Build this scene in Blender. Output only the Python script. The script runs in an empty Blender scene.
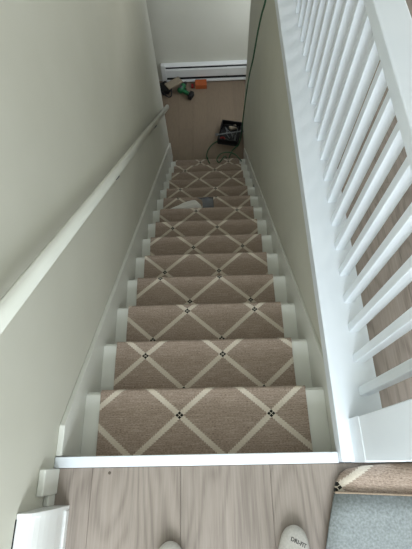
import bpy, bmesh, math, random
from mathutils import Vector, Matrix
from mathutils.bvhtree import BVHTree

scene = bpy.context.scene
COL = scene.collection
RUN, RISE = 0.246123, 0.187333
ZF = -15 * RISE            # lower hall floor level
SL = -RISE / RUN

# ------------------------------------------------------------------ camera
CP = Vector((0.066504, -0.022155, 1.457815))
PITCH, YAW, ROLL = 1.140533, -0.059349, -0.083567
f = Vector((math.sin(YAW) * math.cos(PITCH), math.cos(YAW) * math.cos(PITCH), -math.sin(PITCH)))
r = Vector((math.cos(YAW), -math.sin(YAW), 0.0))
u = r.cross(f)
r2 = math.cos(ROLL) * r + math.sin(ROLL) * u
u2 = -math.sin(ROLL) * r + math.cos(ROLL) * u
cam_data = bpy.data.cameras.new('camera')
cam_data.sensor_fit = 'VERTICAL'
cam_data.sensor_height = 24.0
cam_data.lens = 410.0 / 549.0 * 24.0
cam_data.clip_start = 0.02
cam = bpy.data.objects.new('camera', cam_data)
COL.objects.link(cam)
mw = Matrix((r2, u2, -f)).transposed().to_4x4()
mw.translation = CP
cam.matrix_world = mw
scene.camera = cam

# ------------------------------------------------------------------ light
world = bpy.data.worlds.new('world')
scene.world = world
world.use_nodes = True
bg = world.node_tree.nodes['Background']
bg.inputs['Color'].default_value = (0.75, 0.85, 1.0, 1)
bg.inputs['Strength'].default_value = 0.3


def area(name, loc, direction, sx, sy, power, color):
    d = bpy.data.lights.new(name, 'AREA')
    d.shape = 'RECTANGLE'
    d.size, d.size_y = sx, sy
    d.energy = power
    d.color = color
    o = bpy.data.objects.new(name, d)
    COL.objects.link(o)
    o.location = loc
    o.rotation_euler = Vector(direction).to_track_quat('-Z', 'Z').to_euler()
    return o


# daylight entering by the landing window behind the stair head and by
# the glazed opening in the lower hall; the light on the right is added fill
area('window_daylight_landing', (0.17, -1.66, 1.40), (0, 1, 0), 1.1, 1.2, 60, (0.87, 0.945, 1.0))
area('fill_light_room', (2.62, 3.6, 1.5), (-1, 0, 0), 1.7, 1.2, 23, (1.0, 0.985, 0.95))  # unseen fill light, added to brighten the left wall and stairwell
area('window_daylight_hall', (1.37, 4.68, -1.35), (-1, 0, 0), 0.7, 1.2, 15.0, (0.84, 0.90, 1.0))

vs = scene.view_settings
vs.view_transform = 'Standard'
vs.look = 'None'
vs.gamma = 1.0
vs.exposure = 0.36
vs.use_curve_mapping = False
scene.cycles.use_denoising = True


# ------------------------------------------------------------------ helpers
def lin(c):
    out = []
    for v in c[:3]:
        v /= 255.0
        out.append(v / 12.92 if v <= 0.04045 else ((v + 0.055) / 1.055) ** 2.4)
    return (*out, 1.0)


class NT:
    """small node-tree writer"""

    def __init__(self, name, rough=0.6, spec=0.3):
        self.m = bpy.data.materials.new(name)
        self.m.use_nodes = True
        self.t = self.m.node_tree
        self.b = self.t.nodes['Principled BSDF']
        self.b.inputs['Roughness'].default_value = rough
        self.b.inputs['Specular IOR Level'].default_value = spec

    def n(self, kind, **kw):
        nd = self.t.nodes.new(kind)
        for k, v in kw.items():
            setattr(nd, k, v)
        return nd

    def link(self, a, b):
        self.t.links.new(a, b)

    def put(self, sock, v):
        if hasattr(v, 'is_linked') or isinstance(v, bpy.types.NodeSocket):
            self.link(v, sock)
        else:
            sock.default_value = v

    def math(self, op, a, b=None, c=None):
        nd = self.n('ShaderNodeMath', operation=op)
        self.put(nd.inputs[0], a)
        if b is not None:
            self.put(nd.inputs[1], b)
        if c is not None:
            self.put(nd.inputs[2], c)
        return nd.outputs[0]

    def mix(self, fac, a, b):
        nd = self.n('ShaderNodeMix', data_type='RGBA')
        self.put(nd.inputs[0], fac)
        self.put(nd.inputs[6], a)
        self.put(nd.inputs[7], b)
        return nd.outputs[2]

    def noise(self, vec, scale, detail=3.0, rough=0.5):
        nd = self.n('ShaderNodeTexNoise')
        nd.inputs['Scale'].default_value = scale
        nd.inputs['Detail'].default_value = detail
        nd.inputs['Roughness'].default_value = rough
        if vec is not None:
            self.link(vec, nd.inputs['Vector'])
        return nd.outputs['Fac']

    def mapping(self, vec, scale=(1, 1, 1), loc=None):
        nd = self.n('ShaderNodeMapping')
        self.link(vec, nd.inputs['Vector'])
        nd.inputs['Scale'].default_value = scale
        if loc is not None:
            self.put(nd.inputs['Location'], loc)
        return nd.outputs[0]

    def ramp(self, fac, lo, hi):
        nd = self.n('ShaderNodeMapRange')
        self.link(fac, nd.inputs[0])
        nd.inputs[1].default_value = lo
        nd.inputs[2].default_value = hi
        return nd.outputs[0]

    def bump(self, h, strength, dist):
        nd = self.n('ShaderNodeBump')
        nd.inputs['Strength'].default_value = strength
        nd.inputs['Distance'].default_value = dist
        self.link(h, nd.inputs['Height'])
        self.link(nd.outputs[0], self.b.inputs['Normal'])

    def color(self, v):
        self.put(self.b.inputs['Base Color'], v)


def mat_paint(name, c1, c2, rough, scale=3.0, bump=0.05):
    k = NT(name, rough)
    co = k.n('ShaderNodeTexCoord').outputs['Object']
    a = k.noise(co, scale, 4)
    k.color(k.mix(k.ramp(a, 0.3, 0.7), lin(c1), lin(c2)))
    k.bump(k.noise(co, 160, 3), bump, 0.002)
    return k.m


def mat_wood(name, dark, mid, light, rough=0.42, ring=0.6):
    k = NT(name, rough, 0.35)
    co = k.n('ShaderNodeTexCoord').outputs['Object']
    oi = k.n('ShaderNodeObjectInfo').outputs['Random']
    comb = k.n('ShaderNodeCombineXYZ')
    k.link(k.math('MULTIPLY', oi, 37.0), comb.inputs[0])
    k.link(k.math('MULTIPLY', oi, 91.0), comb.inputs[1])
    add = k.n('ShaderNodeVectorMath', operation='ADD')
    k.link(co, add.inputs[0])
    k.link(comb.outputs[0], add.inputs[1])
    v = add.outputs[0]
    # cathedral grain: rings bent by a slow noise
    slow = k.noise(k.mapping(v, (4.0, 0.9, 4.0)), 1.0, 1.5)
    rings = k.math('SINE', k.math('MULTIPLY', slow, 110.0))
    rings = k.math('MULTIPLY_ADD', rings, 0.5, 0.5)
    fine = k.noise(k.mapping(v, (150.0, 5.0, 5.0)), 1.0, 3.0, 0.6)
    pores = k.noise(k.mapping(v, (420.0, 14.0, 5.0)), 1.0, 2.0)
    c = k.mix(k.math('MULTIPLY', k.math('POWER', rings, 2.0), ring), lin(mid), lin(dark))
    c = k.mix(k.math('MULTIPLY', k.ramp(fine, 0.42, 0.72), 0.6), c, lin(light))
    c = k.mix(k.math('MULTIPLY', k.ramp(pores, 0.58, 0.75), 0.35), c, lin(dark))
    hs = k.n('ShaderNodeHueSaturation')
    hs.inputs['Saturation'].default_value = 1.0
    k.link(k.math('MULTIPLY_ADD', oi, 0.16, 0.92), hs.inputs['Value'])
    k.link(c, hs.inputs['Color'])
    k.color(hs.outputs[0])
    k.bump(fine, 0.06, 0.002)
    return k.m


def mat_carpet(name):
    """woven runner: heathered taupe ground, stepped cream lattice, dark knots.
    the UV map 'weave' holds metres across (u) and along (v) the runner."""
    k = NT(name, 0.95, 0.05)
    uv = k.n('ShaderNodeUVMap', uv_map='weave').outputs[0]
    sep = k.n('ShaderNodeSeparateXYZ')
    k.link(uv, sep.inputs[0])
    U, V = sep.outputs[0], sep.outputs[1]
    PU, PV = 0.35, 0.31
    uu = k.math('DIVIDE', k.math('SUBTRACT', U, -0.0895), PU)
    vv = k.math('DIVIDE', k.math('SUBTRACT', V, 0.3305), PV)
    A = k.math('ADD', uu, vv)
    B = k.math('SUBTRACT', uu, vv)

    def cen(x):      # signed distance to nearest integer
        return k.math('SUBTRACT', k.math('FRACT', k.math('ADD', x, 0.5)), 0.5)
    ca, cb = cen(A), cen(B)
    aa, ab = k.math('ABSOLUTE', ca), k.math('ABSOLUTE', cb)

    def saw(x):      # stepped teeth along a band
        t = k.math('FRACT', k.math('MULTIPLY', x, 22.0))
        return k.math('MULTIPLY', t, 0.019)
    wa = k.math('ADD', 0.034, saw(B))
    wb = k.math('ADD', 0.034, saw(A))
    band = k.math('MAXIMUM', k.math('LESS_THAN', aa, wa), k.math('LESS_THAN', ab, wb))
    mx = k.math('MAXIMUM', aa, ab)
    # four small dark blocks with a pale cross between them
    knot = k.math('LESS_THAN', mx, 0.046)
    mn = k.math('MINIMUM', aa, ab)
    knot = k.math('MULTIPLY', knot, k.math('GREATER_THAN', mn, 0.004))
    thr = k.noise(k.mapping(uv, (120.0, 460.0, 1.0)), 1.0, 2.0, 0.7)
    slub = k.noise(k.mapping(uv, (14.0, 240.0, 1.0)), 1.0, 3.0, 0.6)
    warp = k.noise(k.mapping(uv, (420.0, 60.0, 1.0)), 1.0, 2.0, 0.6)
    g = k.mix(k.ramp(thr, 0.36, 0.64), lin((128, 111, 99)), lin((184, 166, 151)))
    g = k.mix(k.math('MULTIPLY', k.ramp(slub, 0.45, 0.72), 0.55), g, lin((204, 186, 171)))
    g = k.mix(k.math('MULTIPLY', k.ramp(warp, 0.55, 0.75), 0.4), g, lin((104, 84, 74)))
    cream = k.mix(k.ramp(thr, 0.3, 0.7), lin((204, 192, 176)), lin((228, 219, 204)))
    c = k.mix(band, g, cream)
    c = k.mix(knot, c, lin((40, 40, 36)))
    k.color(c)
    k.b.inputs['Sheen Weight'].default_value = 0.1
    k.bump(thr, 0.35, 0.003)
    return k.m


def mat_plain(name, c, rough=0.5, spec=0.3, metal=0.0, var=0.12, scale=40):
    k = NT(name, rough, spec)
    co = k.n('ShaderNodeTexCoord').outputs['Object']
    a = k.noise(co, scale, 3)
    d = tuple(max(0, x * (1 - var)) for x in c)
    k.color(k.mix(a, lin(d), lin(c)))
    k.b.inputs['Metallic'].default_value = metal
    return k.m


M = {}
M['wall'] = mat_paint('wall_paint', (210, 209, 196), (215, 214, 202), 0.7)
M['ceil'] = mat_paint('ceiling_paint', (228, 228, 224), (232, 232, 228), 0.9)
M['rail'] = mat_paint('handrail_paint', (202, 203, 192), (209, 210, 200), 0.33, 4, 0.02)
M['white'] = mat_paint('gloss_white_paint', (230, 237, 244), (236, 242, 248), 0.32, 4, 0.02)
M['trim'] = mat_paint('trim_paint', (224, 225, 217), (231, 232, 225), 0.35, 4, 0.02)
M['heater'] = mat_paint('enamel_white', (226, 228, 226), (232, 233, 231), 0.35, 3, 0.0)
M['dark'] = mat_plain('dark_slot', (28, 28, 32), 0.7)
M['floor'] = mat_wood('greige_oak', (116, 106, 98), (148, 137, 128), (165, 155, 146))
M['floor_low'] = mat_wood('brown_oak', (112, 96, 80), (128, 112, 94), (138, 122, 104), 0.5, 0.2)
M['joint'] = mat_plain('joint_dark', (128, 112, 102), 0.9)
M['knot'] = mat_plain('wood_knot', (112, 101, 90), 0.7, var=0.4, scale=300)
M['carpet'] = mat_carpet('lattice_carpet')
M['backing'] = mat_plain('felt_backing', (170, 177, 178), 0.95, 0.05, var=0.45, scale=150)
M['edge'] = mat_plain('carpet_cut_edge', (190, 170, 150), 0.95, 0.05, var=0.3, scale=300)
M['black'] = mat_plain('black_plastic', (24, 24, 26), 0.45)
M['grey'] = mat_plain('grey_metal', (120, 122, 124), 0.4, 0.5, 0.6)
M['red'] = mat_plain('red_plastic', (150, 40, 36), 0.4)
M['green'] = mat_plain('green_plastic', (42, 110, 70), 0.4)
M['cord'] = mat_plain('green_cord_rubber', (44, 98, 66), 0.5)
M['orange'] = mat_plain('orange_box_card', (176, 92, 50), 0.7)
M['board'] = mat_plain('offcut_wood', (150, 138, 118), 0.7)
M['sock'] = mat_plain('sock_knit', (216, 212, 206), 0.95, 0.05, var=0.16, scale=180)
M['ink'] = mat_plain('black_print', (22, 22, 24), 0.9)
M['paper'] = mat_plain('white_paper', (252, 250, 246), 0.6, var=0.03)
k = NT('plastic_film', 0.22, 0.6)
co = k.n('ShaderNodeTexCoord').outputs['Object']
k.color(k.mix(k.noise(co, 30, 3), lin((150, 158, 172)), lin((176, 184, 196))))
k.b.inputs['Transmission Weight'].default_value = 0.35
k.b.inputs['Alpha'].default_value = 0.8
M['film'] = k.m
k = NT('window_glass', 0.05, 0.5)
co = k.n('ShaderNodeTexCoord').outputs['Object']
k.color(k.mix(k.noise(co, 2, 1), lin((225, 235, 238)), lin((235, 242, 244))))
k.b.inputs['Transmission Weight'].default_value = 1.0
M['glass'] = k.m


def obj(name, bm, mat, parent=None, smooth=False):
    me = bpy.data.meshes.new(name)
    bmesh.ops.recalc_face_normals(bm, faces=bm.faces)
    bm.to_mesh(me)
    bm.free()
    me.materials.append(M[mat] if isinstance(mat, str) else mat)
    if smooth:
        for p in me.polygons:
            p.use_smooth = True
    o = bpy.data.objects.new(name, me)
    COL.objects.link(o)
    if parent is not None:
        o.parent = parent
    return o


def share(name, src, parent, loc=None, rot=None, scale=None):
    o = src.copy()
    o.name = name
    COL.objects.link(o)
    if parent is not None:
        o.parent = parent
    if loc is not None:
        o.location = loc
    if rot is not None:
        o.rotation_euler = rot
    if scale is not None:
        o.scale = scale
    return o


def thing(name, label, cat, loc=(0, 0, 0), group=None):
    o = bpy.data.objects.new(name, None)
    o.empty_display_size = 0.1
    COL.objects.link(o)
    o.location = loc
    o['label'] = label
    o['category'] = cat
    if group:
        o['group'] = group
    return o


def tag(o, label, cat):
    o['label'] = label
    o['category'] = cat
    return o


def struct(o, label=None):
    o['kind'] = 'structure'
    if label:
        o['label'] = label
    return o


def box(x0, x1, y0, y1, z0, z1, bev=0.0, bm=None, seg=1):
    own = bm is None
    if own:
        bm = bmesh.new()
    vs_ = [bm.verts.new((x, y, z)) for x in (x0, x1) for y in (y0, y1) for z in (z0, z1)]
    fs = [(0, 1, 3, 2), (4, 6, 7, 5), (0, 4, 5, 1), (2, 3, 7, 6), (0, 2, 6, 4), (1, 5, 7, 3)]
    for q in fs:
        bm.faces.new([vs_[i] for i in q])
    if bev and own:
        bmesh.ops.bevel(bm, geom=bm.edges[:], offset=bev, segments=seg, affect='EDGES', profile=0.5)
    return bm


def prism(pts, a0, a1, axis, bm=None, bev=0.0):
    """extrude polygon pts along axis ('X': pts are (y,z); 'Y': (x,z); 'Z': (x,y))"""
    own = bm is None
    if own:
        bm = bmesh.new()

    def mk(p, a):
        if axis == 'X':
            return (a, p[0], p[1])
        if axis == 'Y':
            return (p[0], a, p[1])
        return (p[0], p[1], a)
    A_ = [bm.verts.new(mk(p, a0)) for p in pts]
    B_ = [bm.verts.new(mk(p, a1)) for p in pts]
    n = len(pts)
    bm.faces.new(A_)
    bm.faces.new(B_[::-1])
    for i in range(n):
        j = (i + 1) % n
        bm.faces.new((A_[i], A_[j], B_[j], B_[i]))
    if bev and own:
        bmesh.ops.bevel(bm, geom=bm.edges[:], offset=bev, segments=1, affect='EDGES', profile=0.5)
    return bm


def smooth_path(pts, n=8):
    P = [Vector(p) for p in pts]
    out = []
    for i in range(len(P) - 1):
        p0 = P[max(i - 1, 0)]
        p1, p2 = P[i], P[i + 1]
        p3 = P[min(i + 2, len(P) - 1)]
        for s in range(n):
            t = s / n
            out.append(0.5 * ((2 * p1) + (p2 - p0) * t + (2 * p0 - 5 * p1 + 4 * p2 - p3) * t * t
                              + (3 * p1 - p0 - 3 * p2 + p3) * t ** 3))
    out.append(P[-1])
    return out


def tube(pts, rad, bm=None, sides=8):
    if bm is None:
        bm = bmesh.new()
    pts = [Vector(p) for p in pts]
    up = Vector((0.13, 0.31, 0.94)).normalized()
    prev = None
    rings = []
    for i, p in enumerate(pts):
        t = (pts[min(i + 1, len(pts) - 1)] - pts[max(i - 1, 0)])
        t = t.normalized() if t.length > 1e-9 else Vector((0, 0, 1))
        if prev is None:
            a = t.cross(up)
            if a.length < 1e-3:
                a = t.cross(Vector((1, 0, 0)))
        else:
            a = prev - t * prev.dot(t)
        a.normalize()
        prev = a
        b = t.cross(a)
        R = rad[i] if isinstance(rad, (list, tuple)) else rad
        rings.append([bm.verts.new(p + R * (math.cos(2 * math.pi * s / sides) * a + math.sin(2 * math.pi * s / sides) * b))
                      for s in range(sides)])
    for A_, B_ in zip(rings[:-1], rings[1:]):
        for s in range(sides):
            bm.faces.new((A_[s], A_[(s + 1) % sides], B_[(s + 1) % sides], B_[s]))
    bm.faces.new(rings[0][::-1])
    bm.faces.new(rings[-1])
    return bm


# ================================================================== SETTING
WALL_L = -0.48
WALL_R = 0.485
CURB_R = 0.597
BACK = 5.085

struct(obj('wall_left', box(-0.60, WALL_L, -1.7, 3.68, ZF, 2.4), 'wall'))
struct(obj('wall_right', box(WALL_R, CURB_R, 0.0, 4.09, ZF, -0.021), 'wall'))
struct(obj('wall_back', box(-1.9, 1.5, BACK, BACK + 0.12, ZF, -0.26), 'wall'))
struct(obj('wall_hall_left', box(-2.02, -1.9, 3.68, BACK + 0.12, ZF, -0.26), 'wall'))
struct(obj('wall_hall_return', box(-2.02, -0.60, 3.56, 3.68, ZF, -0.26), 'wall'))
struct(obj('wall_hall_front', box(CURB_R, 1.5, 3.97, 4.09, ZF, -0.26), 'wall'))


def wall_with_window(name, axis, pos, thick, a0, a1, z0, z1, wa0, wa1, wz0, wz1):
    bm = bmesh.new()
    rects = [(a0, wa0, z0, z1), (wa1, a1, z0, z1), (wa0, wa1, z0, wz0), (wa0, wa1, wz1, z1)]
    for (p, q, c, d) in rects:
        if q - p < 1e-4 or d - c < 1e-4:
            continue
        if axis == 'X':
            box(pos, pos + thick, p, q, c, d, bm=bm)
        else:
            box(p, q, pos, pos + thick, c, d, bm=bm)
    return struct(obj(name, bm, 'wall'))


def window_unit(name, axis, pos, thick, a0, a1, z0, z1):
    root = bpy.data.objects.new(name, None)
    COL.objects.link(root)
    root['kind'] = 'structure'

    def bx(p, q, c, d, t0, t1):
        if axis == 'X':
            return box(pos + t0, pos + t1, p, q, c, d)
        return box(p, q, pos + t0, pos + t1, c, d)
    w = 0.05
    t0, t1 = thick * 0.4, thick * 0.8
    obj('window_frame', bx(a0, a0 + w, z0, z1, t0, t1), 'white', root)
    obj('window_frame', bx(a1 - w, a1, z0, z1, t0, t1), 'white', root)
    obj('window_frame', bx(a0 + w, a1 - w, z0, z0 + w, t0, t1), 'white', root)
    obj('window_frame', bx(a0 + w, a1 - w, z1 - w, z1, t0, t1), 'white', root)
    obj('window_pane', bx(a0 + w, a1 - w, z0 + w, z1 - w, thick * 0.58, thick * 0.62), 'glass', root)
    return root


wall_with_window('wall_front', 'Y', -1.82, 0.12, -0.60, 2.8, 0.0, 2.4, -0.43, 0.77, 0.75, 2.05)
window_unit('window_1', 'Y', -1.82, 0.12, -0.43, 0.77, 0.75, 2.05)
wall_with_window('wall_room_right', 'X', 2.68, 0.12, -1.7, 5.2, 0.0, 2.4, 2.7, 4.5, 0.85, 2.15)
window_unit('fill_window', 'X', 2.68, 0.12, 2.7, 4.5, 0.85, 2.15)  # unseen window, added and sited to go with the fill light
wall_with_window('wall_hall_right', 'X', 1.40, 0.12, 4.09, BACK, ZF, -0.26, 4.28, 5.03, -2.0, -0.7)
window_unit('window_3', 'X', 1.40, 0.12, 4.28, 5.03, -2.0, -0.7)
struct(obj('wall_far', box(-0.60, 2.68, BACK + 0.12, BACK + 0.24, -0.26, 2.4), 'wall'))
struct(obj('wall_well_end', box(-0.60, 0.43, 3.80, 3.92, -0.26, 2.4), 'wall'))
struct(obj('ceiling', box(-0.60, 2.8, -1.82, BACK + 0.24, 2.4, 2.5), 'ceil'))
struct(obj('ceiling_hall', box(-2.02, 1.52, 3.93, BACK + 0.12, -0.26, -0.03), 'ceil'))

# floors: a dark sub-floor with one plank object per board
TH = 0.012
PW = 0.286
X0 = -0.352


def plank_src(name, w, l, mat):
    bm = box(-w / 2, w / 2, -l / 2, l / 2, -TH, 0.0)
    top = [e for e in bm.edges if all(abs(v.co.z) < 1e-6 for v in e.verts)]
    bmesh.ops.bevel(bm, geom=top, offset=0.0006, segments=1, affect='EDGES')
    return obj(name, bm, mat)


def lay(parent, name, mat, x_edges, y0, y1, zt, cuts_seed, length):
    rnd = random.Random(cuts_seed)
    cache = {}
    for a, b in zip(x_edges[:-1], x_edges[1:]):
        y = y0
        first = True
        while y < y1 - 1e-4:
            L = length * rnd.uniform(0.35, 1.0) if first else length
            first = False
            e = min(y + L, y1)
            if y1 - e < 0.15:
                e = y1
            key = (round(b - a, 4), round(e - y, 4))
            if key not in cache:
                o = plank_src(name, b - a - 0.0008, e - y - 0.0008, mat)
                o.parent = parent
                cache[key] = o
            else:
                o = share(name, cache[key], parent)
            o.location = ((a + b) / 2, (y + e) / 2, zt)
            y = e


floor_u = struct(obj('floor_upper', box(-0.48, 2.68, -1.7, -0.032, -0.2, -TH), 'joint'),
                 'greige wood plank floor of the landing and upper room')
box_r = bmesh.new()
box(CURB_R, 2.68, -0.032, BACK + 0.12, -0.03, -TH, bm=box_r)
floor_r = struct(obj('floor_upper_room', box_r, 'joint'), 'greige wood plank floor beyond the white railing')
edges = [-0.4795, X0] + [X0 + PW * i for i in range(1, 10)] + [2.679]
# landing boards run without a joint in view
rnd = random.Random(2)
for i, (a, b) in enumerate(zip(edges[:-1], edges[1:])):
    cut = -0.75 - 0.5 * rnd.random()
    for (p, q) in ((-1.699, cut), (cut, -0.032)):
        o = plank_src('plank', b - a - 0.0008, q - p - 0.0008, 'floor')
        o.parent = floor_u
        o.location = ((a + b) / 2, (p + q) / 2, 0.0)
        if i == 1 and q > -0.1:      # one dark pin knot near the nosing
            kb = bmesh.new()
            bmesh.ops.create_circle(kb, cap_ends=True, segments=12, radius=0.005)
            kb.faces.ensure_lookup_table()
            kx = bmesh.ops.extrude_face_region(kb, geom=kb.faces[:])
            for v in kx['geom']:
                if isinstance(v, bmesh.types.BMVert):
                    v.co.z += 0.0004
            ko = obj('knot', kb, 'knot', o)
            ko.location = Vector((-0.296, -0.048, -0.0001)) - o.location
ed2 = [CURB_R + 0.0005] + [e for e in edges if e > CURB_R + 0.03]
lay(floor_r, 'plank', 'floor', ed2, -0.031, BACK + 0.1, 0.0, 5, 1.3)
floor_l = struct(obj('floor_lower', box(-1.9, 1.4, 3.3, BACK, ZF - 0.1, ZF - TH), 'joint'),
                 'brown wood plank floor of the lower hall')
ed3 = [-1.899 + 0.19 * i for i in range(18)]
ed3[-1] = 1.399
lay(floor_l, 'plank', 'floor_low', ed3, 3.3, BACK - 0.002, ZF, 9, 1.2)

# ================================================================== STAIRCASE
SKL, SKR = -0.46, 0.472
stair = thing('staircase', 'straight white painted staircase going down between two walls', 'staircase', (0, 0, ZF))


def zoff(o):      # parts are written in room coordinates; the root stands on the hall floor
    o.location.z -= ZF
    return o


CT = 0.008        # runner thickness
bm = box(SKL + 0.0005, SKR - 0.0005, -RUN - 0.022, -0.0, -0.03, 0.0)
ed = [e for e in bm.edges if all(abs(v.co.y) < 1e-6 for v in e.verts) and abs(e.verts[0].co.x - e.verts[1].co.x) > 0.1]
bmesh.ops.bevel(bm, geom=ed, offset=0.011, segments=3, affect='EDGES')
tread0 = obj('tread', bm, 'trim', stair)
riser0 = obj('riser', box(SKL + 0.0005, SKR - 0.0005, -0.018, 0.0, 0.0, RISE - 0.031), 'trim', stair)
for i in range(1, 15):
    t = tread0 if i == 1 else share('tread', tread0, stair)
    t.location = (0, i * RUN - CT, -i * RISE - CT - ZF)
for i in range(1, 16):
    t = riser0 if i == 1 else share('riser', riser0, stair)
    t.location = (0, (i - 1) * RUN - CT - 0.022, -i * RISE - CT - ZF + 0.0005 + (CT if i == 15 else 0))
# landing nosing strip
zoff(obj('landing_nosing', box(WALL_L + 0.0008, 0.441, -0.031, 0.002, -0.028, 0.004, 0.002, seg=2), 'white', stair))


def skirt(x0, x1, yE, ys, zt, zE):
    pts = [(0.004, zt), (ys, zt), (yE, zE), (yE, ZF + 0.0005), (yE - 0.33, ZF + 0.0005), (0.003, -0.42)]
    return prism(pts, x0, x1, 'X', bev=0.002)


zoff(obj('skirtboard', skirt(WALL_L + 0.0005, SKL, 3.65, 0.10, 0.0, -2.54), 'trim', stair))
zoff(obj('skirtboard', skirt(SKR, WALL_R - 0.0005, 3.66, 0.165, -0.0215, -2.69), 'trim', stair))
# small block that ends the skirtboard on the landing
zoff(obj('skirtboard_end_block', box(WALL_L + 0.0005, SKL + 0.001, -0.106, -0.0325, 0.0006, 0.118, 0.003), 'trim', stair))

# ---- runner
S = RUN + RISE
prof = []      # (y, z, s) top surface
for i in range(0, 15):
    ny, nz, s = i * RUN, -i * RISE, i * S
    r_ = 0.014
    if i == 0:
        prof.append((0.003, -0.036, 0.036))
    else:
        for k_ in range(0, 5):
            a = math.pi / 2 * k_ / 4
            prof.append((ny - r_ + r_ * math.sin(a), nz - r_ + r_ * math.cos(a), s + (k_ - 2) / 2 * 0.011))
    if i < 14:
        zi = nz - RISE
        for k_ in range(0, 3):
            a = math.pi / 2 * k_ / 2
            prof.append((ny + 0.008 - 0.008 * math.cos(a), zi + 0.008 - 0.008 * math.sin(a), s + RISE + (k_ - 1) * 0.006))
        prof.append((ny + RUN * 0.35, zi, s + RISE + RUN * 0.35))
        prof.append((ny + RUN * 0.7, zi, s + RISE + RUN * 0.7))
prof.append((14 * RUN, -14 * RISE - RISE + 0.004, 14 * S + RISE))
bm = bmesh.new()
uvl = bm.loops.layers.uv.new('weave')
NX = 8
n = len(prof)
# inward offset for the underside
offs = []
for i in range(n):
    y0_, z0_ = prof[max(i - 1, 0)][:2]
    y1_, z1_ = prof[min(i + 1, n - 1)][:2]
    d = Vector((y1_ - y0_, z1_ - z0_)).normalized()
    nn = Vector((d.y, -d.x))
    offs.append((prof[i][0] + nn.x * CT * 0.9, prof[i][1] + nn.y * CT * 0.9))
top, bot = [], []
rw = random.Random(4)
for i in range(n):
    jl, jr = rw.uniform(-.0015, .0015), rw.uniform(-.0015, .0015)
    xs = [(-0.4 + jl) + (0.8 + jr - jl) * q / NX for q in range(NX + 1)]
    top.append([bm.verts.new((x, prof[i][0], prof[i][1])) for x in xs])
    bot.append([bm.verts.new((x, offs[i][0], offs[i][1])) for x in (xs[0], xs[-1])])


def pat(i):
    s = prof[i][2]
    return s - 0.1075 if s > 9 * S + 0.02 else s


def face(vl, uvs):
    fc = bm.faces.new(vl)
    for lp, c in zip(fc.loops, uvs):
        lp[uvl].uv = c
    return fc


for i in range(n - 1):
    for q in range(NX):
        a, b, c, d = top[i][q], top[i][q + 1], top[i + 1][q + 1], top[i + 1][q]
        v0, v1 = pat(i), pat(i + 1)
        face((a, b, c, d), ((a.co.x, v0), (b.co.x, v0), (c.co.x, v1), (d.co.x, v1)))
    for tq, bq in ((0, 0), (NX, 1)):
        a, b, c, d = top[i][tq], top[i + 1][tq], bot[i + 1][bq], bot[i][bq]
        x = a.co.x * 0.99
        face((a, b, c, d), ((x, pat(i)), (x, pat(i + 1)), (x, pat(i + 1)), (x, pat(i))))
    face((bot[i][0], bot[i][1], bot[i + 1][1], bot[i + 1][0]), ((0, 0.1),) * 4)
for i in (0, n - 1):
    face(top[i] + bot[i][::-1], ((0, 0.1),) * (NX + 3))
runner = obj('stair_runner', bm, 'carpet')
tag(runner, 'taupe carpet runner with cream diamond lattice covering the stairs', 'carpet runner')

# ================================================================== WHITE RAILING
CURB_T = 0.04
BX0, BX1 = 0.529, 0.565
rail = thing('stair_railing', 'white wooden railing with square balusters along the stair opening', 'railing', (0.51, 0.0, -0.03))


def loc(o, root):
    o.location -= root.location
    return o


loc(obj('base_curb', box(0.4415, CURB_R - 0.001, -0.028, 4.4, -0.0205, CURB_T, 0.003, seg=2), 'white', rail), rail)
loc(obj('newel_post', box(0.482, 0.594, -0.028, 0.097, CURB_T - 0.001, 0.98, 0.003), 'white', rail), rail)
loc(obj('newel_plinth', box(0.4805, 0.596, -0.030, 0.0985, -0.0001, 0.145, 0.001), 'white', rail), rail)
loc(obj('newel_cap', box(0.468, 0.608, -0.042, 0.111, 0.98, 1.005, 0.006), 'white', rail), rail)
bb = obj('baluster', box(-0.018, 0.018, -0.014, 0.014, 0, 0.709 - CURB_T, 0.0015), 'white', rail)
NB = 23
for k_ in range(NB):
    o = bb if k_ == 0 else share('baluster', bb, rail)
    o.location = Vector(((BX0 + BX1) / 2, 0.184 + 0.109 * k_, CURB_T)) - rail.location
loc(obj('handrail', box(0.505, 0.590, 0.099, 2.75, 0.709, 0.756, 0.004, seg=2), 'white', rail), rail)

# ================================================================== WALL HANDRAIL
HX = -0.43


def hz(y):
    return 0.800 - 0.757 * y


wr = thing('wall_handrail', 'long sloping white handrail fixed to the left wall', 'handrail', (WALL_L, 1.8, hz(1.8)))
y0_, y1_ = -0.05, 3.65
d = Vector((0, y1_ - y0_, hz(y1_) - hz(y0_)))
L = d.length
ang = math.atan2(d.z, d.y)
oval = []
for q in range(24):
    a = 2 * math.pi * q / 24
    oval.append((0.019 * math.copysign(abs(math.cos(a)) ** 0.75, math.cos(a)), 0.025 * math.copysign(abs(math.sin(a)) ** 0.75, math.sin(a))))
bm = prism(oval, -L / 2, L / 2, 'Y')
o = obj('rail', bm, 'rail', wr)
for p in o.data.polygons:
    p.use_smooth = len(p.vertices) == 4
o.location = Vector((HX, (y0_ + y1_) / 2, (hz(y0_) + hz(y1_)) / 2)) - wr.location
o.rotation_euler = (ang, 0, 0)
bm = bmesh.new()
tube([(WALL_L - HX + 0.0, 0, -0.07), (WALL_L - HX + 0.03, 0, -0.072), (-0.004, 0, -0.05), (0, 0, -0.02)], 0.006, bm)
tube([(WALL_L - HX + 0.0005, 0, -0.07), (WALL_L - HX + 0.006, 0, -0.07)], 0.022, bm, 14)
b0 = obj('bracket', bm, 'grey', wr)
for i, y in enumerate((0.12, 1.36, 2.74)):
    o = b0 if i == 0 else share('bracket', b0, wr)
    o.location = Vector((HX, y, hz(y))) - wr.location

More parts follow.
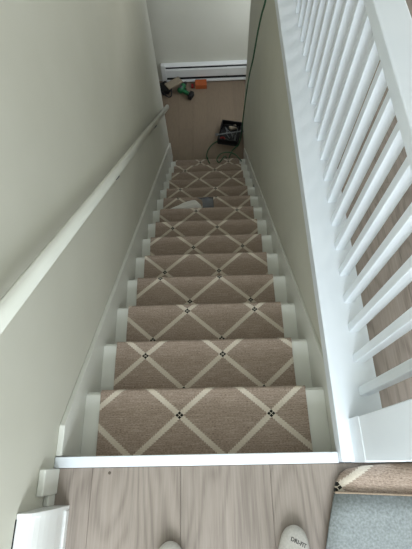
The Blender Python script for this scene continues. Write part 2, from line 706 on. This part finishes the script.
# ================================================================== HEATERS
def heater(root, axis_len, depth, height):
    """baseboard heater along +X from 0, back at y=0, front at y=-depth"""
    prof_ = [(0, 0.02), (-depth + 0.004, 0.02), (-depth, 0.028), (-depth, height * 0.55)]
    for k_ in range(1, 7):
        a = math.pi / 2 * k_ / 6
        prof_.append((-depth + (depth * 0.78) * (1 - math.cos(a)), height * 0.55 + height * 0.45 * math.sin(a)))
    prof_.append((0, height))
    return prof_


# upper landing heater along the left wall (runs towards -y), only its end is in view
hu = thing('landing_heater', 'white curved baseboard heater on the landing beside the left wall', 'heater', (WALL_L, -0.137, 0.0))
HH, HD = 0.225, 0.062
pr = [(0.001, 0.03), (HD - 0.012, 0.03), (HD - 0.012, 0.045), (HD, 0.045), (HD, 0.075), (HD + 0.001, 0.09)]
for k_ in range(1, 9):
    a = math.pi / 2 * k_ / 8
    pr.append((HD - (HD - 0.014) * (1 - math.cos(a)) ** 1.1, 0.09 + (HH - 0.09) * math.sin(a)))
pr.append((0.001, HH))
obj('cover', prism(pr, -1.2, -0.012, 'Y'), 'heater', hu)
pe = [(0.001, 0.0006), (HD + 0.003, 0.0006), (HD + 0.003, 0.09)]
for k_ in range(1, 9):
    a = math.pi / 2 * k_ / 8
    pe.append((HD + 0.003 - (HD - 0.014) * (1 - math.cos(a)) ** 1.1, 0.092 + (HH - 0.09) * math.sin(a)))
pe.append((0.001, HH + 0.002))
obj('end_cap', prism(pe, -0.012, 0.0, 'Y', bev=0.0015), 'heater', hu)
obj('bottom_rail', box(HD - 0.02, HD + 0.004, -1.2, -0.012, 0.0006, 0.028, 0.003), 'heater', hu)
obj('gap_shade_strip', box(0.0006, 0.003, -1.2, -0.014, HH + 0.0002, HH + 0.003), 'dark', hu)  # dark strip painted in for the shaded gap between heater and wall

# low baseboard between skirt block and heater
bbd = struct(obj('baseboard_left', box(WALL_L + 0.0005, -0.464, -0.1365, -0.1065, 0.0006, 0.055, 0.002), 'trim'))

# hall heater on the back wall
hb = thing('hall_heater', 'long white baseboard heater with dark slots on the lower hall wall', 'heater', (0.3, BACK, ZF))
hx0, hx1 = -0.62 - 0.3, 1.05 - 0.3
obj('back_panel', box(hx0, hx1, -0.020, -0.0005, 0.03, 0.288, 0.002), 'heater', hb)
obj('top_hood', prism([(-0.020, 0.270), (-0.060, 0.262), (-0.064, 0.268), (-0.064, 0.270), (-0.05, 0.283), (-0.020, 0.287)], hx0, hx1, 'X'), 'heater', hb)
obj('slot', box(hx0 + 0.06, hx1, -0.050, -0.0205, 0.225, 0.262), 'dark', hb)
obj('front_cover', prism([(-0.052, 0.095), (-0.066, 0.098), (-0.068, 0.105), (-0.068, 0.215), (-0.060, 0.232), (-0.052, 0.232)], hx0 + 0.06, hx1 - 0.75, 'X'), 'heater', hb)
obj('front_cover', prism([(-0.052, 0.095), (-0.067, 0.098), (-0.070, 0.105), (-0.070, 0.217), (-0.062, 0.234), (-0.052, 0.234)], hx1 - 0.748, hx1, 'X'), 'heater', hb)
obj('slot', box(hx0 + 0.06, hx1, -0.048, -0.0205, 0.05, 0.094), 'dark', hb)
obj('end_cap', box(hx0 - 0.005, hx0 + 0.059, -0.071, -0.0205, 0.02, 0.298, 0.004), 'heater', hb)
obj('bottom_lip', box(hx0 + 0.06, hx1, -0.075, -0.0205, 0.018, 0.046, 0.003), 'heater', hb)

# ================================================================== ITEMS IN THE LOWER HALL
# ---- open black tool tray
tc = thing('tool_case', 'open black plastic tool case on the hall floor at the stair foot', 'tool case', (0.308, 3.985, ZF))
tc.rotation_euler = (0, 0, math.radians(-13))
w, l, h, t_ = 0.138, 0.172, 0.10, 0.012
obj('case_bottom', box(-w, w, -l, l, 0.0005, 0.02, 0.004), 'black', tc)
obj('case_side', box(-w, -w + t_, -l, l, 0.02, h, 0.004), 'black', tc)
obj('case_side', box(w - t_, w, -l, l, 0.02, h, 0.004), 'black', tc)
obj('case_side', box(-w + t_, w - t_, -l, -l + t_, 0.02, h, 0.004), 'black', tc)
obj('case_side', box(-w + t_, w - t_, l - t_, l, 0.02, h, 0.004), 'black', tc)
bm = tube(smooth_path([(-w + 0.02, 0.02, h - 0.02), (-w * 0.6, 0.03, h + 0.05), (w * 0.6, 0.03, h + 0.05), (w - 0.02, 0.02, h - 0.02)]), 0.008)
obj('handle', bm, 'black', tc, True)
# tools lying in the tray
def pliers(name, label, x, y, z, rz, m_):
    p = thing(name, label, 'hand tool', (x, y, z))
    p.rotation_euler = (0, 0, rz)
    obj('jaw', prism([(-0.012, 0), (0.012, 0), (0.006, 0.07), (-0.006, 0.07)], 0, 0.012, 'Z', bev=0.002), 'grey', p)
    obj('grip', tube(smooth_path([(-0.006, 0.0, 0.006), (-0.03, -0.05, 0.006), (-0.025, -0.13, 0.006)]), 0.008), m_, p, True)
    obj('grip', tube(smooth_path([(0.006, 0.0, 0.006), (0.03, -0.05, 0.006), (0.025, -0.13, 0.006)]), 0.008), m_, p, True)
    return p


def in_case(x, y):
    a = math.radians(-13)
    return 0.308 + x * math.cos(a) - y * math.sin(a), 3.985 + x * math.sin(a) + y * math.cos(a)


x_, y_ = in_case(-0.045, 0.05)
pliers('pliers', 'grey pliers with grey grips lying in the black tool case', x_, y_, ZF + 0.0225, 0.35, 'grey')
x_, y_ = in_case(0.085, -0.01)
hm = thing('screwdriver', 'grey shafted screwdriver lying slantwise in the black tool case', 'hand tool', (x_, y_, ZF + 0.035))
hm.rotation_euler = (0, 0, -0.25)
obj('shaft', tube([(0, 0, 0), (0, 0.15, 0)], 0.006), 'grey', hm)
obj('grip', tube([(0, -0.11, 0), (0, -0.10, 0), (0, -0.01, 0), (0, 0.0, 0)], [0.008, 0.013, 0.012, 0.008]), 'grey', hm, True)
x_, y_ = in_case(-0.08, -0.115)
o = obj('tape_roll', bmesh.new(), 'red')
bm = bmesh.new()
for k_ in range(20):
    pass
a_in, a_out = 0.018, 0.038
rings = []
for s_ in range(20):
    a = 2 * math.pi * s_ / 20
    rings.append([bm.verts.new((rr * math.cos(a), rr * math.sin(a), zz)) for rr, zz in ((a_in, 0), (a_out, 0), (a_out, 0.03), (a_in, 0.03))])
for s_ in range(20):
    A_, B_ = rings[s_], rings[(s_ + 1) % 20]
    for q in range(4):
        bm.faces.new((A_[q], A_[(q + 1) % 4], B_[(q + 1) % 4], B_[q]))
bmesh.ops.recalc_face_normals(bm, faces=bm.faces)
bm.to_mesh(o.data)
bm.free()
o.location = (x_, y_, ZF + 0.0205)
tag(o, 'small red tape roll lying in the black tool case', 'tape')

# a flat wrench laid across the rim of the case and a folded rag
x_, y_ = in_case(0.0, -0.05)
wn = thing('wrench', 'grey open ended wrench laid across the rim of the black tool case', 'hand tool', (x_, y_, ZF + 0.1005))
wn.rotation_euler = (0, 0, math.radians(8))
obj('shank', box(-0.15, 0.15, -0.010, 0.010, 0, 0.007, 0.002), 'grey', wn)
for sx in (-1, 1):
    jw = [(sx * 0.145, -0.010), (sx * 0.160, -0.022), (sx * 0.185, -0.020), (sx * 0.190, -0.010), (sx * 0.168, -0.006),
          (sx * 0.168, 0.006), (sx * 0.190, 0.010), (sx * 0.185, 0.020), (sx * 0.160, 0.022), (sx * 0.145, 0.010)]
    obj('jaw', prism(jw, 0, 0.008, 'Z'), 'grey', wn)
x_, y_ = in_case(0.02, 0.11)
rg = obj('sanding_block', box(-0.05, 0.05, -0.03, 0.03, 0, 0.04, 0.006, seg=2), 'board')
rg.location = (x_, y_, ZF + 0.0205)
rg.rotation_euler = (0, 0, 0.3)
tag(rg, 'beige sanding block in the far end of the black tool case', 'sanding block')

# ---- green cord: hangs from the railing down the right wall to the tool case
pts = [(0.52, 2.63, 0.048), (0.47, 2.63, 0.0485), (0.433, 2.62, 0.044), (0.427, 2.615, -0.02), (0.426, 2.60, -0.17), (0.427, 2.74, -0.36), (0.428, 2.89, -0.61), (0.43, 3.05, -0.93),
       (0.43, 3.23, -1.22), (0.43, 3.42, -1.64), (0.43, 3.57, -2.10), (0.428, 3.66, -2.45), (0.41, 3.72, -2.68), (0.37, 3.745, -2.775), (0.345, 3.74, ZF + 0.012),
       (0.325, 3.71, ZF + 0.009), (0.29, 3.63, ZF + 0.009), (0.26, 3.54, ZF + 0.03), (0.22, 3.47, -2.612), (0.15, 3.375, -2.612), (0.118, 3.42, -2.612), (0.16, 3.49, -2.60),
       (0.25, 3.52, -2.60), (0.34, 3.49, -2.605), (0.40, 3.42, -2.612), (0.425, 3.38, -2.612)]
cord = obj('hanging_cord', tube(smooth_path(pts, 6), 0.0065), 'cord', None, True)
tag(cord, 'thin green cord hanging from the railing down to the stair foot', 'cord')
pts = [(0.15, 3.90, ZF + 0.008), (0.07, 3.84, ZF + 0.008), (0.01, 3.75, ZF + 0.008), (-0.012, 3.66, ZF + 0.008), (-0.008, 3.55, ZF + 0.06), (-0.004, 3.47, -2.611), (0.012, 3.40, -2.6135), (0.03, 3.365, -2.6135)]
c2 = obj('floor_cord', tube(smooth_path(pts, 6), 0.0062), 'cord', None, True)
tag(c2, 'short dark green cord curling from the tool case to the last step', 'cord')

# ---- clutter by the hall heater
bg_ = thing('black_bag', 'slumped black bag on the floor in the hall corner', 'bag', (-0.585, 4.86, ZF))
bm = bmesh.new()
bmesh.ops.create_icosphere(bm, subdivisions=3, radius=1.0)
rb = random.Random(8)
for v in bm.verts:
    nz_ = 0.12 * math.sin(7 * v.co.x + 3 * v.co.y) + 0.1 * math.sin(9 * v.co.y + 5 * v.co.z)
    v.co = Vector((v.co.x * 0.10 * (1 + nz_), v.co.y * 0.10 * (1 + nz_), 0.06 + v.co.z * 0.075 * (1 + nz_)))
    v.co.z = max(v.co.z, 0.0006)
obj('bag_body', bm, 'black', bg_, True)
obj('strap', tube(smooth_path([(-0.05, -0.06, 0.11), (-0.02, -0.11, 0.07), (0.04, -0.12, 0.01), (0.085, -0.10, 0.01), (0.09, -0.02, 0.06)]), 0.008), 'black', bg_, True)

ob = obj('wood_offcut', box(-0.055, 0.055, -0.125, 0.125, -0.010, 0.010, 0.002), 'board')
ob.location = (-0.452, 4.845, ZF + 0.152)
ob.rotation_euler = (math.radians(-6), math.radians(9), math.radians(-50))
tag(ob, 'beige wood offcut lying across the black bag and green tool', 'wood offcut')

dr = thing('power_drill', 'green cordless drill with black battery lying by the hall heater', 'drill', (-0.345, 4.865, ZF))
dr.rotation_euler = (0, 0, math.radians(-28))
obj('drill_body', tube([(0, -0.075, 0.045), (0, -0.068, 0.045), (0, 0.05, 0.045), (0, 0.065, 0.045)], [0.030, 0.042, 0.042, 0.032], None, 14), 'green', dr, True)
obj('chuck', tube([(0, 0.065, 0.045), (0, 0.075, 0.045), (0, 0.115, 0.045), (0, 0.125, 0.045)], [0.024, 0.026, 0.020, 0.012], None, 12), 'black', dr, True)
obj('grip', prism([(0.02, -0.06), (0.16, -0.085), (0.16, -0.04), (0.02, -0.005)], 0.022, 0.064, 'Z', bev=0.006), 'green', dr)
obj('battery', box(0.155, 0.21, -0.125, -0.02, 0.004, 0.08, 0.006), 'black', dr)
obj('trigger', box(0.035, 0.07, -0.006, 0.012, 0.033, 0.055, 0.004), 'black', dr)
obj('vent_panel', box(-0.02, 0.02, -0.05, 0.0, 0.084, 0.0895, 0.002), 'grey', dr)

bx_ = thing('orange_box', 'small orange cardboard box on the hall floor by the heater', 'box', (-0.072, 4.94, ZF))
obj('carton', box(-0.082, 0.082, -0.06, 0.06, 0.0006, 0.065, 0.003), 'orange', bx_)
obj('lid_flap', box(-0.080, -0.002, -0.058, 0.058, 0.0645, 0.0675, 0.0008), 'orange', bx_)
obj('lid_flap', box(0.002, 0.080, -0.058, 0.058, 0.0645, 0.0675, 0.0008), 'orange', bx_)
gp = obj('red_clip', prism([(-0.02, -0.03), (0.02, -0.03), (0.014, 0.0), (0.02, 0.035), (-0.02, 0.035), (-0.012, 0.0)], 0, 0.03, 'Z', bev=0.004), 'red')
gp.location = (-0.195, 4.93, ZF + 0.0005)
tag(gp, 'small red clip on the floor between green drill and orange box', 'clip')

# ================================================================== PAPER AND FILM ON THE STEPS
Z9 = -9 * RISE
bm = bmesh.new()
g = [(-0.36, 2.07), (-0.26, 2.065), (-0.15, 2.062), (-0.042, 2.068), (-0.055, 2.105), (-0.098, 2.160), (-0.128, 2.168), (-0.215, 2.135)]
zt = [0.006, 0.012, 0.008, 0.012, 0.022, 0.016, 0.012, 0.018]
rp = random.Random(3)
up_ = [bm.verts.new((x, y, Z9 + z)) for (x, y), z in zip(g, zt)]
ct = bm.verts.new((-0.13, 2.105, Z9 + 0.030))
for i in range(8):
    bm.faces.new((up_[i], up_[(i + 1) % 8], ct))
bmesh.ops.subdivide_edges(bm, edges=bm.edges[:], cuts=2, use_grid_fill=True)
for v in bm.verts:
    v.co.z += rp.uniform(-0.002, 0.004)
bmesh.ops.solidify(bm, geom=bm.faces[:], thickness=0.0012)
pp = obj('crumpled_paper', bm, 'paper')
tag(pp, 'crumpled white paper scrap lying on a middle step', 'paper')

bm = bmesh.new()
NXF, NYF = 14, 6
x0f, x1f, y0f, y1f = -0.035, 0.066, 2.03, 2.198
gr = []
for j in range(NYF + 1):
    row = []
    for i in range(NXF + 1):
        a, b = i / NXF, j / NYF
        xl = x0f - 0.05 * max(0.0, b - 0.8) / 0.2
        row.append(bm.verts.new((xl + (x1f - xl) * a - 0.006 * b, y0f + (y1f - y0f) * b,
                                 Z9 + 0.003 + 0.0045 * (1 + math.sin(9 * a + 2 * b)) * 0.6)))
    gr.append(row)
for j in range(NYF):
    for i in range(NXF):
        bm.faces.new((gr[j][i], gr[j][i + 1], gr[j + 1][i + 1], gr[j + 1][i]))
bmesh.ops.solidify(bm, geom=bm.faces[:], thickness=0.0008)
fl = obj('plastic_film', bm, 'film', None, True)
tag(fl, 'bluish grey plastic sheet lying on a step beside the white paper', 'plastic sheet')

# small dark plate on the right skirtboard
dp = thing('skirt_plate', 'small dark grey metal plate on the right skirtboard', 'metal plate', (SKR, 2.47, -1.93))
obj('plate', box(-0.006, -0.0002, -0.022, 0.022, -0.045, 0.03, 0.002), 'grey', dp)
obj('screw', tube([(-0.0055, 0, 0.018), (-0.009, 0, 0.018)], 0.005), 'dark', dp)
obj('screw', tube([(-0.0055, 0, -0.03), (-0.009, 0, -0.03)], 0.005), 'dark', dp)

# ================================================================== FOLDED CARPET REMNANT
fc_ = thing('carpet_remnant', 'folded carpet remnant showing grey backing beside the newel post', 'carpet', (0.62, -0.4, 0.0))
bm = bmesh.new()
uvl = bm.loops.layers.uv.new('weave')
left = [(-0.95, 0.30), (-0.6, 0.335), (-0.256, 0.372), (-0.16, 0.402), (-0.105, 0.414), (-0.08, 0.424), (-0.06, 0.440), (-0.048, 0.462), (-0.040, 0.515), (-0.036, 0.585)]
zz_ = [0.018, 0.018, 0.02, 0.026, 0.034, 0.036, 0.034, 0.028, 0.022, 0.018]
NXR = 10
T2 = 0.011
th0 = math.radians(20)
rows, low = [], []
for (y, xl), z in zip(left, zz_):
    xs = [xl + (0.98 - xl) * q / NXR for q in range(NXR + 1)]
    edge = lambda q: 0.72 if q == 0 else 1.0
    rows.append([bm.verts.new((x, y, z * edge(q))) for q, x in enumerate(xs)])
    low.append([bm.verts.new((x, y, 0.001 if q in (0, NXR) else max(0.001, z - T2))) for q, x in enumerate(xs)])


def uvr(v):
    x, y = (v.co.x - 0.418) * 1.0, (v.co.y + 0.098) * 1.0
    return (-0.0895 + x * math.cos(th0) + y * math.sin(th0) * -1, 0.3305 + x * math.sin(th0) * 0.4 + y * math.cos(th0))


def fuv(vl):
    fc = bm.faces.new(vl)
    for lp in fc.loops:
        lp[uvl].uv = uvr(lp.vert)


for i in range(len(left) - 1):
    for q in range(NXR):
        fuv((rows[i][q], rows[i][q + 1], rows[i + 1][q + 1], rows[i + 1][q]))
        fuv((low[i][q], low[i + 1][q], low[i + 1][q + 1], low[i][q + 1]))
    for q in (0, NXR):
        fuv((rows[i][q], rows[i + 1][q], low[i + 1][q], low[i][q]))
for i in (0, len(left) - 1):
    for q in range(NXR):
        fuv((rows[i][q], rows[i][q + 1], low[i][q + 1], low[i][q]))
loc(obj('face_layer', bm, 'carpet', fc_, True), fc_)
# upper layer folded back, backing side up
bm = bmesh.new()
L2 = [(-0.98, 0.27), (-0.6, 0.315), (-0.40, 0.338), (-0.256, 0.362), (-0.17, 0.388), (-0.114, 0.408)]
R2 = [(-0.98, 0.96), (-0.6, 0.95), (-0.40, 0.96), (-0.256, 0.965), (-0.185, 0.97), (-0.142, 0.97)]
Z2 = [0.036, 0.040, 0.042, 0.044, 0.046, 0.047]
rows, low = [], []
for (yl, xl), (yr, xr), z in zip(L2, R2, Z2):
    a_, b_ = [], []
    for q in range(NXR + 1):
        t = q / NXR
        x, y = xl + (xr - xl) * t, yl + (yr - yl) * t
        zz = z + 0.003 * math.sin(7 * t + 3 * y) - (0.006 if q == 0 else 0)
        a_.append(bm.verts.new((x, y, zz)))
        b_.append(bm.verts.new((x, y, (0.024 if q == 0 else zz - 0.010))))
    rows.append(a_)
    low.append(b_)
for i in range(len(L2) - 1):
    for q in range(NXR):
        bm.faces.new((rows[i][q], rows[i][q + 1], rows[i + 1][q + 1], rows[i + 1][q]))
        bm.faces.new((low[i][q], low[i + 1][q], low[i + 1][q + 1], low[i][q + 1]))
    for q in (0, NXR):
        bm.faces.new((rows[i][q], rows[i + 1][q], low[i + 1][q], low[i][q]))
for i in (0, len(L2) - 1):
    for q in range(NXR):
        bm.faces.new((rows[i][q], rows[i][q + 1], low[i][q + 1], low[i][q]))
bk = loc(obj('backing_layer', bm, 'backing', fc_, True), fc_)
bk['label'] = 'grey felt backing'
ep = []
for q in range(NXR + 1):
    t = q / NXR
    yl, xl = L2[-1]
    yr, xr = R2[-1]
    y = yl + (yr - yl) * t
    ep.append((xl + (xr - xl) * t, y + 0.002, 0.0425 + 0.003 * math.sin(7 * t + 3 * y) - (0.004 if q == 0 else 0)))
loc(obj('cut_edge', tube(ep, 0.0042, None, 6), 'edge', fc_, True), fc_)

# ================================================================== PERSON (only the socked feet are in view)
person = thing('person', 'standing person in white socks with toes at the stair head', 'person', (0.10, -0.38, 0.0))


def sock(name, x, ytoe, yaw):
    # spine from toe to shin: (y, z, half width, half height, tilt)
    st = [(0.000, 0.026, 0.004, 0.003, 0), (-0.006, 0.027, 0.022, 0.014, 0), (-0.020, 0.029, 0.035, 0.022, 0), (-0.045, 0.032, 0.044, 0.028, 2),
          (-0.080, 0.036, 0.048, 0.033, 5), (-0.120, 0.042, 0.044, 0.040, 10), (-0.155, 0.052, 0.039, 0.047, 20), (-0.185, 0.066, 0.037, 0.052, 38),
          (-0.200, 0.095, 0.036, 0.050, 62), (-0.205, 0.130, 0.036, 0.046, 82), (-0.206, 0.175, 0.039, 0.046, 90), (-0.208, 0.240, 0.044, 0.050, 90)]
    bm = bmesh.new()
    N = 18
    prev = None
    first = None
    for (y, z, hw, hh, tilt) in st:
        a = math.radians(tilt)
        ring = []
        for s_ in range(N):
            p = 2 * math.pi * s_ / N
            cx_ = hw * math.copysign(abs(math.cos(p)) ** 0.85, math.cos(p))
            cz_ = hh * math.sin(p)
            # the ring's upward axis leans forward as the foot turns into the leg
            v = Vector((cx_, y + cz_ * math.sin(a), z + cz_ * math.cos(a)))
            if v.y < -0.262:
                v.y = -0.262 + (v.y + 0.262) * 0.2
            v.z = max(v.z, 0.0006)
            ring.append(bm.verts.new(v))
        if prev:
            for s_ in range(N):
                bm.faces.new((prev[s_], prev[(s_ + 1) % N], ring[(s_ + 1) % N], ring[s_]))
        else:
            first = ring
        prev = ring
    bm.faces.new(first)
    bm.faces.new(prev)
    o = obj(name, bm, 'sock', person, True)
    o.location = Vector((x, ytoe, 0)) - person.location
    o.rotation_euler = (0, 0, yaw)
    md = o.modifiers.new('smooth', 'SUBSURF')
    md.levels = md.render_levels = 1
    return o


sr = sock('sock', 0.280, -0.196, math.radians(-10))
sl = sock('sock', -0.096, -0.232, math.radians(5))
# lettering printed over the toes of the right sock, laid onto its surface
bpy.context.view_layer.update()
dg = bpy.context.evaluated_depsgraph_get()
ev = sr.evaluated_get(dg)
tmp = ev.to_mesh()
bvh = BVHTree.FromPolygons([v.co.copy() for v in tmp.vertices], [tuple(p.vertices) for p in tmp.polygons])
ev.to_mesh_clear()
cu = bpy.data.curves.new('lettering', 'FONT')
cu.body = 'DRI-FIT'
cu.size = 0.0145
cu.align_x = 'CENTER'
cu.align_y = 'CENTER'
cu.offset = 0.00012
to = bpy.data.objects.new('lettering_curve', cu)
COL.objects.link(to)
bpy.context.view_layer.update()
dg = bpy.context.evaluated_depsgraph_get()
me = bpy.data.meshes.new_from_object(to.evaluated_get(dg))
bpy.data.objects.remove(to)
bm = bmesh.new()
bm.from_mesh(me)
bmesh.ops.triangulate(bm, faces=bm.faces[:])
rot = Matrix.Rotation(math.radians(-16), 4, 'Z')
for v in bm.verts:
    p = rot @ Vector((v.co.x, v.co.y, 0))
    p += Vector((0.008, -0.040, 0))
    hit = bvh.ray_cast(Vector((p.x, p.y, 0.2)), Vector((0, 0, -1)))[0]
    v.co = Vector((p.x, p.y, (hit.z if hit else 0.05) + 0.0008))
ex = bmesh.ops.extrude_face_region(bm, geom=bm.faces[:])
for v in ex['geom']:
    if isinstance(v, bmesh.types.BMVert):
        v.co.z -= 0.001
lt = obj('lettering', bm, 'ink', sr)
lt['label'] = 'black printed lettering'
